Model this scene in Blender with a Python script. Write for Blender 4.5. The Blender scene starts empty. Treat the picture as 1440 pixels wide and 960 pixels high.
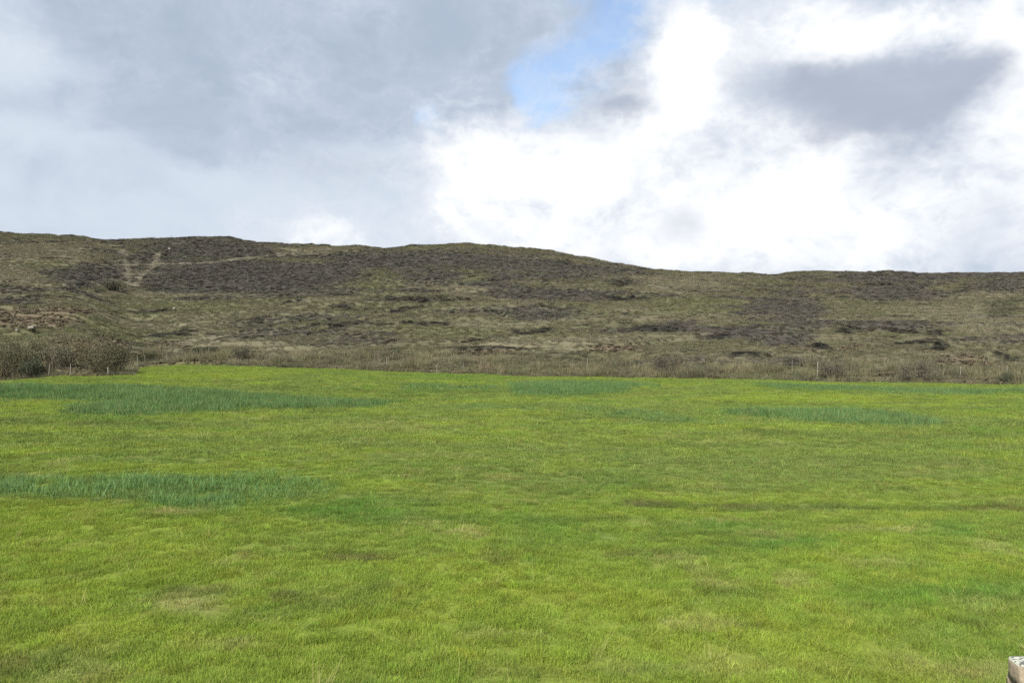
import bpy, bmesh, math
import numpy as np
from mathutils import Vector, noise as mnoise

sc = bpy.context.scene
COL = sc.collection
R = math.radians
rng = np.random.default_rng(11)

# ------------------------------------------------------------------ camera
F = 1087.0            # focal length in photograph pixels (1440 wide)
CAMZ = 3.5            # eye height above the field (viewer stands on the road bank)
cam = bpy.data.cameras.new('camera')
cam.sensor_width = 36.0
cam.lens = 36.0 * F / 1440.0
cam.clip_start = 0.1
cam.clip_end = 4000.0
cam_o = bpy.data.objects.new('camera', cam)
COL.objects.link(cam_o)
cam_o.location = (0, 0, CAMZ)
cam_o.rotation_euler = (R(90), 0, 0)
sc.camera = cam_o

# ------------------------------------------------------------------ view
vs = sc.view_settings
vs.view_transform = 'Standard'
vs.look = 'None'
vs.gamma = 1.0
vs.use_curve_mapping = False
EXPOSURE = 1.45
vs.exposure = EXPOSURE
EX = 2.0 ** EXPOSURE
sc.render.engine = 'CYCLES'
sc.cycles.max_bounces = 3
sc.cycles.diffuse_bounces = 2
sc.cycles.transmission_bounces = 2
sc.cycles.use_denoising = False

# ------------------------------------------------------------------ sun
SUN_EL, SUN_AZ = R(45), R(208)      # azimuth clockwise from +Y: behind the viewer and a little to the left
sd = Vector((math.sin(SUN_AZ) * math.cos(SUN_EL), math.cos(SUN_AZ) * math.cos(SUN_EL), math.sin(SUN_EL)))
sun = bpy.data.lights.new('sun', 'SUN')
sun.energy = 4.7
sun.angle = R(6.0)
sun.color = (1.0, 0.94, 0.84)
sun_o = bpy.data.objects.new('sun', sun)
COL.objects.link(sun_o)
sun_o.rotation_euler = sd.to_track_quat('Z', 'Y').to_euler()
sun_o.location = sd * 50

# ------------------------------------------------------------------ node expression helper
class Nd:
    """a node tree wrapped so that socket arithmetic can be written as expressions"""
    def __init__(self, tree):
        self.t = tree
    def new(self, kind, **kw):
        n = self.t.nodes.new(kind)
        for k, v in kw.items():
            setattr(n, k, v)
        return n
    def put(self, sock, v):
        if isinstance(v, E):
            self.t.links.new(v.s, sock)
        else:
            sock.default_value = v
    def math(self, op, a, b=None, c=None, clamp=False):
        n = self.new('ShaderNodeMath', operation=op, use_clamp=clamp)
        self.put(n.inputs[0], a)
        if b is not None: self.put(n.inputs[1], b)
        if c is not None: self.put(n.inputs[2], c)
        return E(self, n.outputs[0])
    def step(self, x, a, b):
        n = self.new('ShaderNodeMapRange', interpolation_type='SMOOTHSTEP')
        self.put(n.inputs[0], x); self.put(n.inputs[1], a); self.put(n.inputs[2], b)
        n.inputs[3].default_value = 0.0; n.inputs[4].default_value = 1.0
        return E(self, n.outputs[0])
    def noise(self, vec, scale, detail=4, rough=0.5, dist=0.0, off=(0, 0, 0), mul=(1, 1, 1)):
        m = self.new('ShaderNodeMapping')
        self.put(m.inputs[0], vec); m.inputs[1].default_value = off; m.inputs[3].default_value = mul
        n = self.new('ShaderNodeTexNoise')
        self.t.links.new(m.outputs[0], n.inputs['Vector'])
        n.inputs['Scale'].default_value = scale; n.inputs['Detail'].default_value = detail
        n.inputs['Roughness'].default_value = rough; n.inputs['Distortion'].default_value = dist
        return E(self, n.outputs['Fac'])
    def mix(self, fac, a, b, kind='MIX'):
        n = self.new('ShaderNodeMix', data_type='RGBA', blend_type=kind)
        self.put(n.inputs[0], fac)
        for i, v in ((6, a), (7, b)):
            if isinstance(v, E): self.t.links.new(v.s, n.inputs[i])
            else: n.inputs[i].default_value = (*v, 1.0) if len(v) == 3 else v
        return E(self, n.outputs[2])
class E:
    def __init__(self, nd, s): self.nd, self.s = nd, s
    def __add__(self, o): return self.nd.math('ADD', self, o)
    __radd__ = __add__
    def __sub__(self, o): return self.nd.math('SUBTRACT', self, o)
    def __rsub__(self, o): return self.nd.math('SUBTRACT', o, self)
    def __mul__(self, o): return self.nd.math('MULTIPLY', self, o)
    __rmul__ = __mul__

# ------------------------------------------------------------------ world: blue sky with broken cloud
world = bpy.data.worlds.new('World')
sc.world = world
world.use_nodes = True
wt = world.node_tree
wt.nodes.clear()
W = Nd(wt)
tc = W.new('ShaderNodeTexCoord')
D = E(W, tc.outputs['Generated'])
sep = W.new('ShaderNodeSeparateXYZ')
wt.links.new(D.s, sep.inputs[0])
dx, dy, dz = (E(W, sep.outputs[i]) for i in range(3))
az = W.math('ARCTAN2', dx, dy)
el = W.math('ARCSINE', dz)

def sky_field(blobs, warp_az, warp_el):
    """sum of soft gaussian banks, each given as px, py, rx, ry, weight"""
    tot = None
    for (px, py, rx, ry, w) in blobs:
        a0 = math.atan((px - 720) / F)
        e0 = math.atan((480 - py) / F * math.cos(a0))
        k = math.cos(a0)
        p = (warp_az - a0) * (F / rx / (k * k) * 1.0)
        q = (warp_el - e0) * (F / ry / k)
        g = W.math('EXPONENT', (p * p + q * q) * -1.0) * w
        tot = g if tot is None else tot + g
    return tot

MUL = (1, 1, 1.45)
nA = W.noise(D, 5.0, 5, 0.58, off=(3.1, 0.2, 1.7), mul=MUL)
nB = W.noise(D, 5.0, 5, 0.58, off=(-7.3, 4.4, 0.9), mul=MUL)
nS = W.noise(D, 2.6, 2, 0.5, off=(1.5, 8.0, 2.2), mul=(1, 1, 2.0))
nM = W.noise(D, 7.5, 6, 0.60, 0.4, off=(9.5, 2.0, 6.0), mul=MUL)
nF = W.noise(D, 21.0, 5, 0.62, 0.2, off=(2.5, 5.0, 3.0), mul=MUL)
puff = 1.0 - W.math('ABSOLUTE', nF * 2.0 - 1.0) * 2.2        # billowed edges
wa = az + (nA - 0.5) * 0.18
we = el + (nB - 0.5) * 0.15

white = sky_field([
    (958, 85, 62, 58, 1.0), (925, 160, 85, 50, 0.6), (785, 222, 120, 55, 0.6), (680, 255, 55, 85, 0.5),
    (1050, 290, 460, 125, 0.70), (1150, 290, 220, 70, 0.35), (1215, 52, 110, 40, 1.1), (1100, 70, 90, 50, 0.45),
    (1428, 60, 60, 130, 0.85), (440, 345, 120, 36, 0.42), (1450, 200, 50, 110, 0.4), (760, 360, 200, 50, 0.2)], wa, we) \
    + (nM - 0.5) * 1.0 + (puff - 0.5) * 0.26
dark = sky_field([
    (1150, 122, 80, 36, 0.85), (1345, 115, 72, 40, 0.85), (1245, 155, 130, 40, 0.75), (1225, 185, 90, 28, 0.4), (1040, 120, 45, 50, 0.25),
    (842, 140, 46, 24, 0.85), (962, 308, 45, 34, 0.5), (845, 352, 90, 20, 0.2), (1425, 335, 70, 45, 0.22),
    (480, 245, 110, 30, 0.3)], wa, we) + (nM - 0.5) * 0.75 + (nF - 0.5) * 0.5
blue = sky_field([
    (746, 132, 28, 44, 1.0), (800, 85, 54, 50, 0.75), (872, 42, 50, 50, 0.95), (985, 8, 45, 24, 0.85), (930, 0, 70, 22, 1.0),
    (590, 160, 22, 26, 0.45)], wa, we) + (nM - 0.5) * 1.2 + (nF - 0.5) * 1.1
light = sky_field([
    (20, 85, 110, 45, 0.7), (40, 190, 180, 30, 0.55), (290, 245, 130, 26, 0.5), (560, 215, 100, 22, 0.4),
    (180, 300, 420, 60, 0.6), (560, 310, 220, 70, 0.75), (0, 20, 60, 40, 0.45), (1090, 30, 200, 90, 1.0),
    (1400, 300, 140, 80, 0.5)], wa, we) + (nS - 0.5) * 1.2 + (nM - 0.5) * 1.1 + (nF - 0.5) * 0.4

veil = W.step(white, -0.15, 0.60)
wm = W.step(white, 0.12, 0.78)
wcore = W.step(white + (nF - 0.5) * 0.8 + (nM - 0.5) * 1.2, 0.25, 1.45)
dm = W.step(dark, 0.0, 1.05)
bm_ = W.step(blue, 0.20, 0.95)
lm = W.step(light, -0.35, 0.95)

sky = W.new('ShaderNodeTexSky', sky_type='NISHITA', sun_disc=False)
sky.sun_elevation = SUN_EL
sky.sun_rotation = SUN_AZ
sky.air_density = 1.0
sky.dust_density = 0.6
SKY_K = 0.085
sk = W.mix(1.0, E(W, sky.outputs[0]), (SKY_K, SKY_K, SKY_K), 'MULTIPLY')

def srgb(*c):
    return tuple(((v / 255) / 12.92 if v <= 10 else (((v / 255) + 0.055) / 1.055) ** 2.4) for v in c)
def emit(*c, k=1.0):
    return tuple(v * k / EX for v in srgb(*c))
grey = W.mix(lm, emit(177, 191, 210), emit(216, 227, 240))
c = W.mix(bm_ * 0.84, grey, sk)
c = W.mix(veil * 0.55, c, emit(220, 229, 241))
wcol = W.mix(wcore, emit(231, 237, 246), emit(255, 255, 255, k=1.2))
c = W.mix(wm, c, wcol)
c = W.mix(dm * 0.90, c, W.mix(nM, emit(158, 169, 189), emit(190, 199, 214)))
bg = W.new('ShaderNodeBackground')
W.put(bg.inputs[0], c)
bg.inputs[1].default_value = 1.0
wo = W.new('ShaderNodeOutputWorld')
wt.links.new(bg.outputs[0], wo.inputs[0])
world.cycles.sampling_method = 'MANUAL'
world.cycles.sample_map_resolution = 512

# ------------------------------------------------------------------ numpy noise and terrain
_perm = np.random.default_rng(5).random((256, 256))
def vnoise(x, y, seed=0):
    x = x + seed * 17.37; y = y + seed * 9.71
    xi = np.floor(x).astype(int); yi = np.floor(y).astype(int)
    fx = x - xi; fy = y - yi
    fx = fx * fx * fx * (fx * (fx * 6 - 15) + 10); fy = fy * fy * fy * (fy * (fy * 6 - 15) + 10)
    g = lambda a, b: _perm[a & 255, b & 255]
    return (g(xi, yi) * (1 - fx) + g(xi + 1, yi) * fx) * (1 - fy) + (g(xi, yi + 1) * (1 - fx) + g(xi + 1, yi + 1) * fx) * fy
def fbm(x, y, oct=4, seed=0, gain=0.5):
    t = 0; a = 1; n = 0
    for i in range(oct):
        t = t + a * vnoise(x * 2 ** i, y * 2 ** i, seed + i * 3); n += a; a *= gain
    return t / n
def sstep(a, b, x):
    t = np.clip((x - a) / (b - a), 0, 1)
    return t * t * (3 - 2 * t)

SKYLINE = np.array([(-500, 322), (-250, 326), (0, 328), (60, 329), (110, 332), (150, 337), (190, 337), (240, 336), (290, 334), (330, 335),
    (370, 341), (410, 343), (445, 343), (470, 347), (520, 347), (555, 349), (600, 347), (640, 345), (670, 344), (700, 347),
    (740, 351), (770, 353), (800, 360), (840, 369), (890, 378), (940, 383), (990, 386), (1050, 387), (1085, 386), (1102, 383), (1125, 380), (1150, 380),
    (1172, 384), (1200, 385), (1250, 384), (1290, 384), (1340, 385), (1440, 387), (1700, 392), (1950, 394)], float)
RIDGE = 340.0
BANKS = []            # cut peat banks: x, y, half length, height
def lip(x, y0):
    return (fbm(x / 4.0, np.zeros_like(x) + y0 * 0.37, 3, 301) - 0.5) * 9.0
SK_X = (SKYLINE[:, 0] - 720) / F * RIDGE
SK_Z = CAMZ + (480 - SKYLINE[:, 1]) / F * RIDGE

def foot(x, y, ramp=0.014):
    """distance of the field's far edge; a scrub covered corner juts forward on the left"""
    q = np.asarray(x, float) / np.maximum(np.asarray(y, float), 5.0)
    far_edge = 78.98 / (1 + 0.29 * np.clip(q, -0.6, 0.9))
    k = sstep(-0.478 - ramp, -0.478, q)
    return 66.0 * (1 - k) + far_edge * k
FZ_X = np.array([-140, -60, -44, -38, -32, -18, -6, 0, 12, 25, 44, 70, 140])
FZ_Z = np.array([0.0, 0.0, 0.05, 0.70, 0.72, 0.45, 0.15, 0.0, -0.05, -0.1, -0.18, -0.2, -0.2])
def height(x, y):
    x = np.asarray(x, float); y = np.asarray(y, float)
    yf = foot(x, y, 0.10)
    zf = np.interp(x, FZ_X, FZ_Z)
    base = zf * sstep(25, 78, y)
    base = base + (fbm(x / 14, y / 14, 3, 2) - 0.5) * 0.45 * sstep(6, 20, y) * (1 - 0.6 * sstep(55, 70, y))
    base = base + (fbm(x / 4.0, y / 3.5, 2, 7) - 0.5) * 0.14
    # bank up to the road the viewer stands on
    base = base + 1.9 * (1 - sstep(0.5, 7.5, y))
    # hill
    t = (y - yf) / (RIDGE - yf)
    tc_ = np.clip(t, 0, 1)
    h = tc_ * 0.72 + 0.28 * tc_ * tc_ * (3 - 2 * tc_)
    # round off to the ridge, then fall gently behind it
    h = np.where(t > 0.9, 1.0 - (np.clip(1.0 - t, -9, 9) ** 2) * 3.2 - np.maximum(1 - t, 0) * 0.0, h)
    h9 = 0.9 * 0.72 + 0.28 * 0.81 * 1.2
    blend = sstep(0.80, 0.97, t)
    hl = np.clip(t, 0, 1) * 0.72 + 0.28 * np.clip(t, 0, 1) ** 2 * (3 - 2 * np.clip(t, 0, 1))
    hr = np.where(t > 1, 1.0 - (t - 1) * 0.35, hl)
    A = np.interp(x, SK_X, SK_Z) - zf
    hill = A * np.where(t > 0, hr, 0)
    amp = sstep(0, 0.06, t)
    rough = (fbm(x / 40, y / 22, 3, 21) - 0.5) * 2.6 * sstep(0.02, 0.25, t) * (1 - 0.85 * sstep(0.82, 0.97, t))
    rough = rough + (fbm(x / 9, y / 4, 3, 31) - 0.5) * 0.65 * amp * (1 - 0.6 * sstep(0.85, 0.97, t))
    # a low peat bank lip here and there across the slope
    st = fbm(x / 30, y / 16, 2, 44) * 9.0
    rough = rough + (np.abs((st % 1.0) - 0.5) < 0.5) * (sstep(0.0, 0.12, st % 1.0) - (st % 1.0)) * 0.7 * amp * (1 - sstep(0.85, 0.97, t))
    for (bx_, by_, br_, bh_) in BANKS:
        dd = y - by_ - lip(x, by_)
        rough = rough + bh_ * (0.25 + 1.1 * fbm(x / 2.2, x * 0 + by_, 2, 331)) * np.exp(-((x - bx_) / br_) ** 2) * sstep(-0.5, 0.5, dd) * np.exp(-np.maximum(dd, 0) / 5.0)
    rough = rough + ((fbm(x / 6.5, y / 60, 3, 341) - 0.5) * 2.0 + (vnoise(x / 1.7, y / 9, 351) - 0.5) * 0.5) * sstep(0.75, 0.95, t) * (1 - sstep(1.1, 1.4, t))
    # scrubby bulge at the left field corner
    rough = rough + 1.8 * np.exp(-((x + 46) / 9) ** 2 - ((y - 82) / 9) ** 2)
    return base + np.where(t > 0, hill + rough, 0)
def survey(x, y, z):
    """bearing and depression of a ground point, in photograph pixels"""
    return 720 + F * x / y, 480 - F * (z - CAMZ) / y
def locate(u, v, y0=8.0, y1=420.0):
    """first ground point met along a bearing"""
    ys = np.concatenate([np.linspace(y0, 60, 1500), np.linspace(60, y1, 6000)])
    xs = (u - 720) / F * ys
    zr = CAMZ + (480 - v) / F * ys
    hit = np.nonzero(height(xs, ys) >= zr)[0]
    i = hit[0] if len(hit) else int(np.argmax((height(xs, ys) - CAMZ) / ys))
    return float(xs[i]), float(ys[i]), float(height(xs[i:i + 1], ys[i:i + 1])[0])

# ------------------------------------------------------------------ vegetation plan of the hillside
PLAN = [
    # u, v, ru, rv, kind, weight    H heather, P pale grass, B bracken, K peat, T trodden, Y fresh grass, D dark rush
    (345, 393, 125, 19, 'H', 2.2), (137, 384, 34, 11, 'H', 1.6), (285, 352, 72, 12, 'H', 1.8), (80, 383, 30, 5, 'H', 1.2),
    (118, 399, 22, 6, 'H', 1.4), (60, 357, 70, 13, 'P', 1.2), (20, 392, 45, 10, 'P', .9), (240, 414, 90, 2.5, 'P', 1.2),
    (50, 447, 55, 14, 'B', 2.0), (112, 437, 26, 4, 'B', 1.4), (120, 490, 70, 13, 'B', 1.3), (30, 482, 50, 18, 'Y', .9),
    (203, 489, 28, 6, 'D', 1.8), (291, 494, 36, 6, 'D', 1.8), (295, 474, 14, 10, 'P', 1.5), (340, 486, 65, 4, 'P', 1.4),
    (472, 381, 24, 9, 'H', 1.3), (536, 370, 58, 11, 'H', 1.6), (425, 353, 45, 4, 'P', 1.3), (525, 385, 34, 8, 'Y', 1.5),
    (515, 405, 55, 9, 'Y', .9), (604, 395, 42, 9, 'H', 1.0), (700, 402, 30, 10, 'H', 1.0), (665, 388, 22, 9, 'Y', 1.3),
    (655, 410, 28, 6, 'P', 1.2), (586, 420, 68, 3, 'K', 1.5), (560, 437, 14, 3, 'K', 1.7), (476, 431, 14, 2.5, 'K', 1.4),
    (416, 421, 18, 2.5, 'K', 1.3), (475, 454, 48, 4, 'K', 1.2), (568, 433, 26, 4, 'K', 1.1), (552, 498, 42, 5, 'D', 1.6),
    (695, 494, 30, 4, 'B', 1.5), (650, 503, 70, 2.5, 'P', 2.0), (375, 488, 24, 7, 'P', 1.4), (640, 365, 90, 6, 'H', .9),
    (765, 410, 55, 34, 'H', .4), (790, 415, 85, 6, 'H', 1.3), (881, 418, 26, 3, 'K', 1.8), (870, 397, 14, 2.5, 'K', 1.6),
    (795, 369, 13, 3, 'K', 1.7), (770, 440, 44, 8, 'H', 1.3), (960, 400, 65, 11, 'P', 1.3), (919, 462, 30, 4.5, 'K', 2.1),
    (960, 455, 20, 6, 'H', 1.5), (1040, 470, 50, 8, 'H', 1.5), (1015, 476, 20, 4, 'K', 1.5), (1051, 499, 22, 4, 'K', 2.2),
    (1065, 435, 28, 10, 'H', 1.2), (868, 490, 38, 5, 'B', 1.6), (790, 482, 75, 12, 'P', .9), (750, 463, 36, 2.5, 'K', 1.3),
    (1115, 393, 36, 3, 'K', 1.8), (1193, 387, 16, 3, 'K', 1.8), (1232, 400, 22, 2.5, 'K', 1.6), (1255, 412, 64, 10, 'H', 1.7),
    (1250, 391, 55, 6, 'H', 1.4), (1405, 405, 40, 8, 'H', 1.5), (1350, 389, 95, 4, 'H', 1.6), (1120, 440, 32, 22, 'H', 1.2),
    (1408, 432, 22, 11, 'D', 1.1), (1395, 415, 34, 6, 'P', 1.2), (1255, 461, 50, 6, 'H', 1.7), (1195, 466, 18, 3, 'K', 1.7),
    (1295, 467, 34, 3.5, 'K', 1.8), (1312, 481, 17, 5, 'K', 2.4), (1158, 486, 12, 4, 'K', 2.2), (1115, 478, 28, 8, 'H', 1.5),
    (1112, 506, 14, 3, 'K', 1.7), (1360, 507, 40, 8, 'B', 1.9), (1424, 503, 16, 3.5, 'K', 1.8), (1330, 435, 60, 12, 'P', .8),
    (1130, 382, 45, 3, 'Y', 1.0), (980, 425, 70, 12, 'Y', .8), (1400, 465, 60, 20, 'P', .8), (860, 378, 70, 6, 'H', .7),
    (150, 465, 70, 14, 'Y', .5), (250, 432, 90, 12, 'Y', .5), (700, 372, 110, 10, 'H', .6), (1420, 527, 25, 8, 'D', 1.2)]
TRACKS = [[(172, 352), (176, 372), (183, 398)], [(222, 356), (218, 372), (203, 386), (192, 402)],
          [(140, 374), (215, 371.5), (290, 370), (350, 362.5), (420, 354), (465, 350)], [(178, 385), (198, 384)]]
def seg_d(u, v, a, b, vs_=3.0):
    ax, ay = a[0], a[1] * vs_; bx, by = b[0], b[1] * vs_
    t = np.clip(((u - ax) * (bx - ax) + (v * vs_ - ay) * (by - ay)) / ((bx - ax) ** 2 + (by - ay) ** 2 + 1e-9), 0, 1)
    return np.hypot(u - ax - t * (bx - ax), v * vs_ - ay - t * (by - ay))
KINDS = 'GHPBKTYD'
def plan_weights(x, y, z):
    u, v = survey(x, y, z)
    n1 = fbm(x / 16, y / 14, 4, 51) - 0.5
    n2 = fbm(x / 16, y / 14, 4, 61) - 0.5
    uj = u + n1 * 60 * np.clip(120 / y, 0.5, 1.3); vj = v + n2 * 9
    w = {k: np.zeros_like(x) for k in KINDS}
    up = sstep(470, 370, v)
    w['G'] += 0.62
    w['H'] += np.clip((fbm(x / 28, y / 6, 4, 71) - 0.58 + 0.17 * up) * 6, 0, 1.0)
    w['P'] += np.clip((fbm(x / 20, y / 4, 4, 81) - 0.54) * 6, 0, 0.9)
    w['Y'] += np.clip((fbm(x / 18, y / 7, 3, 91) - 0.55) * 5, 0, 0.7)
    w['B'] += np.clip((fbm(x / 8, y / 6, 3, 101) - 0.60) * 5, 0, 0.9) * sstep(455, 495, v)
    w['K'] += np.clip((fbm(x / 13, y / 3, 4, 111) - 0.68) * 12, 0, 1.5) * sstep(505, 490, v)
    for (bx_, by_, br_, bh_) in BANKS:
        w['K'] += 3.5 * np.exp(-((x - bx_) / (br_ * 0.9)) ** 2) * np.exp(-((y - by_ - lip(x, by_)) / 0.8) ** 2)
    w['D'] += np.clip((fbm(x / 5, y / 4, 3, 121) - 0.60) * 6, 0, 1.0) * sstep(470, 500, v)
    for (pu, pv, ru, rv, k, a) in PLAN:
        w[k] += a * (0.55 if k == 'K' else 1.25) * np.exp(-(np.abs((uj - pu) / ru) ** 2.6 + np.abs((vj - pv) / rv) ** 2.6) * 0.9)
    ut, vt = u + n1 * 10, v + n2 * 3
    for tr in TRACKS:
        for a, b in zip(tr[:-1], tr[1:]):
            w['T'] += 3.2 * np.exp(-(seg_d(ut, vt, a, b) / 5.0) ** 2)
    return u, v, np.stack([w[k] for k in KINDS], 0)

_b = []
for (pu, pv, ru, rv, k_, a_) in PLAN:
    if k_ == 'K':
        bx_, by_, _z = locate(pu, pv + rv * 0.5, 66)
        _b.append((bx_, by_, ru * by_ / F * 1.1, min(1.2, 0.25 + rv * 0.55 * by_ / F)))
BANKS += _b
# colour of each kind of hill vegetation, with the hill's cloud shade painted in
KCOL = np.array([(.099, .098, .060), (.060, .056, .049), (.146, .136, .092), (.113, .093, .064),
                 (.024, .023, .020), (.142, .133, .100), (.100, .106, .054), (.064, .067, .043)])
KSOIL = KCOL * 0.6

# ------------------------------------------------------------------ vegetation plan of the field
RUSHES = [   # outline of each rush bed in survey pixels, density
    ([(-60, 542), (60, 543), (200, 543), (300, 549), (380, 556), (480, 563), (585, 566), (560, 571), (420, 575), (300, 580), (180, 585), (95, 583),
      (85, 572), (160, 567), (140, 563), (60, 561), (-60, 562)], 1.0),
    ([(-60, 676), (60, 672), (160, 668), (300, 671), (400, 668), (465, 675), (462, 686), (400, 694), (320, 702), (240, 710), (150, 706), (60, 700), (-60, 701)], 0.8),
    ([(722, 541), (790, 538), (870, 537), (905, 541), (880, 549), (800, 556), (725, 556)], 1.0),
    ([(540, 543), (640, 541), (710, 543), (690, 548), (600, 549), (545, 547)], 0.6),
    ([(1035, 578), (1100, 575), (1200, 577), (1260, 583), (1315, 595), (1270, 599), (1180, 596), (1090, 589), (1040, 584)], 0.95),
    ([(820, 573), (900, 574), (1000, 590), (1010, 598), (950, 597), (880, 588), (820, 580)], 0.4),
    ([(1060, 541), (1150, 542), (1260, 547), (1380, 549), (1480, 548), (1480, 553), (1350, 555), (1200, 550), (1080, 546)], 0.9),
    ([(640, 570), (740, 572), (760, 578), (660, 577)], 0.3),
    ([(420, 545), (500, 545), (495, 548), (425, 548)], 0.4)]
def in_poly(u, v, poly):
    """signed pixel distance to an outline, positive inside; rows weigh three times as much as columns"""
    px = np.array([p[0] for p in poly], float); py = np.array([p[1] for p in poly], float)
    d = np.full(u.shape, 1e9); ins = np.zeros(u.shape, bool)
    for i in range(len(px)):
        a = (px[i - 1], py[i - 1]); b = (px[i], py[i])
        d = np.minimum(d, seg_d(u, v, a, b))
        c_ = ((a[1] > v) != (b[1] > v)) & (u < (b[0] - a[0]) * (v - a[1]) / (b[1] - a[1] + 1e-9) + a[0])
        ins ^= c_
    return np.where(ins, d, -d)
def rush_mask(x, y, z):
    u, v = survey(x, np.maximum(y, 1), z)
    n = (fbm(x / 2.5, y / 3.5, 4, 131) - 0.5)
    nr = sstep(610, 660, v); n3 = fbm(x / 0.9, y / 1.6, 3, 371) - 0.5
    uj = u + n * (90 + 60 * nr); vj = v + n * (7 + 22 * nr) + n3 * 14 * nr
    m = np.zeros_like(x)
    for poly, dns in RUSHES:
        if dns == 0.8: dns = 0.45 + 0.45 * sstep(520, 250, u)      # this bed thins out to one side
        m = np.maximum(m, dns * sstep(-12 - 14 * nr, 12 + 10 * nr, in_poly(uj, vj, poly)))
    return m
SPOTS = [    # u, v, ru, rv, kind, weight   g fresh green, o olive, s straw, b bare brown, l lime, d dark
    (460, 715, 90, 14, 'g', 1.2), (1120, 765, 75, 12, 'g', 1.5), (1400, 830, 60, 35, 'g', .8), (1010, 742, 60, 8, 'g', .9), (640, 530, 60, 6, 'g', 1.0),
    (1330, 745, 40, 10, 'g', .9), (330, 735, 30, 8, 'd', .6), (640, 575, 300, 12, 'o', .4), (1140, 650, 300, 40, 'o', 1.0), (560, 620, 350, 30, 'o', .6),
    (700, 690, 160, 14, 'o', .6), (275, 853, 20, 6, 's', 2.0), (230, 853, 12, 6, 's', .8), (515, 783, 34, 3, 'b', 1.6), (400, 840, 12, 3, 'b', 2.2),
    (290, 832, 26, 4, 'b', 1.5), (345, 782, 18, 4, 'b', 1.2), (965, 877, 26, 5, 's', 2.0), (1020, 880, 20, 3, 's', 1.0), (960, 712, 75, 4, 'd', 2.4),
    (1190, 716, 150, 3.5, 'd', 2.4), (1400, 717, 70, 3.5, 'b', 1.4), (905, 710, 26, 4, 'b', 2.4), (1040, 712, 40, 3, 'b', 1.6), (1060, 704, 120, 4, 'l', 1.0), (1230, 745, 60, 4, 's', .8),
    (250, 720, 40, 3, 's', 1.3), (100, 700, 120, 8, 'b', .7), (15, 594, 18, 4, 'd', 1.5), (60, 595, 20, 3, 'd', 1.0), (120, 770, 200, 25, 'l', .7),
    (60, 845, 120, 40, 'l', .7), (300, 890, 300, 40, 'l', .6), (1000, 900, 200, 40, 'l', .6), (760, 850, 150, 30, 'l', .5), (890, 945, 60, 10, 'o', 1.2),
    (860, 940, 30, 4, 's', .9), (340, 909, 24, 3, 's', 1.2), (690, 893, 26, 3, 's', 1.0), (1180, 940, 80, 12, 'b', .6), (20, 935, 60, 12, 'b', .5),
    (290, 527, 110, 9, 'l', .9), (130, 575, 60, 3, 'l', 1.0), (60, 570, 90, 4, 'l', .9), (1240, 560, 220, 5, 'l', .6), (1220, 600, 200, 4, 'l', .5),
    (1160, 690, 100, 6, 'l', .7), (1330, 655, 18, 3, 's', 1.2), (1200, 855, 60, 4, 'd', .6), (1360, 875, 60, 8, 'd', .7), (700, 570, 60, 4, 'g', .6),
    (870, 545, 90, 4, 'l', .5), (500, 600, 260, 6, 's', .35), (600, 640, 120, 5, 's', .35), (890, 620, 140, 4, 's', .3)]
FK = 'mgosbld'
FCOL = np.array([(.132, .200, .034), (.082, .172, .030), (.132, .178, .046), (.310, .285, .120), (.088, .074, .036), (.184, .242, .032), (.078, .112, .028)])
def field_weights(x, y, z):
    u, v = survey(x, np.maximum(y, 1), z)
    n1 = fbm(x / 1.6, y / 2.2, 4, 141) - 0.5; n2 = fbm(x / 1.6, y / 2.2, 4, 151) - 0.5
    w = {k: np.zeros_like(x) for k in FK}
    far = sstep(10, 34, y)
    w['m'] += 0.55
    w['o'] += 0.30 * far + np.clip((fbm(x / 5, y / 6, 4, 161) - 0.5) * 5, 0, .9) * (0.25 + 0.9 * far)
    w['l'] += 0.34 * (1 - far) + np.clip((fbm(x / 2.2, y / 2.6, 4, 171) - 0.52) * 6, 0, .9)
    w['g'] += np.clip((fbm(x / 2.5, y / 3, 4, 181) - 0.60) * 6, 0, .8)
    w['s'] += np.clip((fbm(x / 0.8, y / 1.0, 4, 191) - 0.65) * 6, 0, .6)
    w['b'] += np.clip((fbm(x / 1.1, y / 0.9, 4, 201) - 0.71) * 7, 0, .8)
    st_ = fbm(x / 9, y / 0.9, 3, 311); st2 = fbm(x / 11, y / 1.3, 3, 321)
    w['l'] += np.clip((st_ - 0.52) * 5, 0, .8) * (0.3 + 0.7 * far); w['o'] += np.clip((0.47 - st_) * 5, 0, .9) * far
    w['d'] += np.clip((st2 - 0.60) * 6, 0, .9) * far
    w['d'] += np.clip((fbm(x / 1.6, y / 0.9, 4, 211) - 0.60) * 6, 0, .8)
    for (pu, pv, ru, rv, k, a) in SPOTS:
        if k in 'sb' and pv > 770: ru, rv = ru * 1.35, rv * 1.5
        uj = u + n1 * min(60, ru * 1.6); vj = v + n2 * min(14, rv * 2.2)
        w[k] += a * 1.3 * np.exp(-(((uj - pu) / ru) ** 2 + ((vj - pv) / rv) ** 2))
    return np.stack([w[k] for k in FK], 0)
def blendcol(w, cols, p=1.6):
    ww = w ** p
    ww = ww / (ww.sum(0) + 1e-9)
    return np.tensordot(ww.T, cols, 1)

# ------------------------------------------------------------------ materials
def material(name):
    m = bpy.data.materials.new(name)
    m.use_nodes = True
    m.node_tree.nodes.clear()
    return m, Nd(m.node_tree)
def out(nd, shader):
    o = nd.new('ShaderNodeOutputMaterial')
    nd.t.links.new(shader, o.inputs[0])

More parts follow.
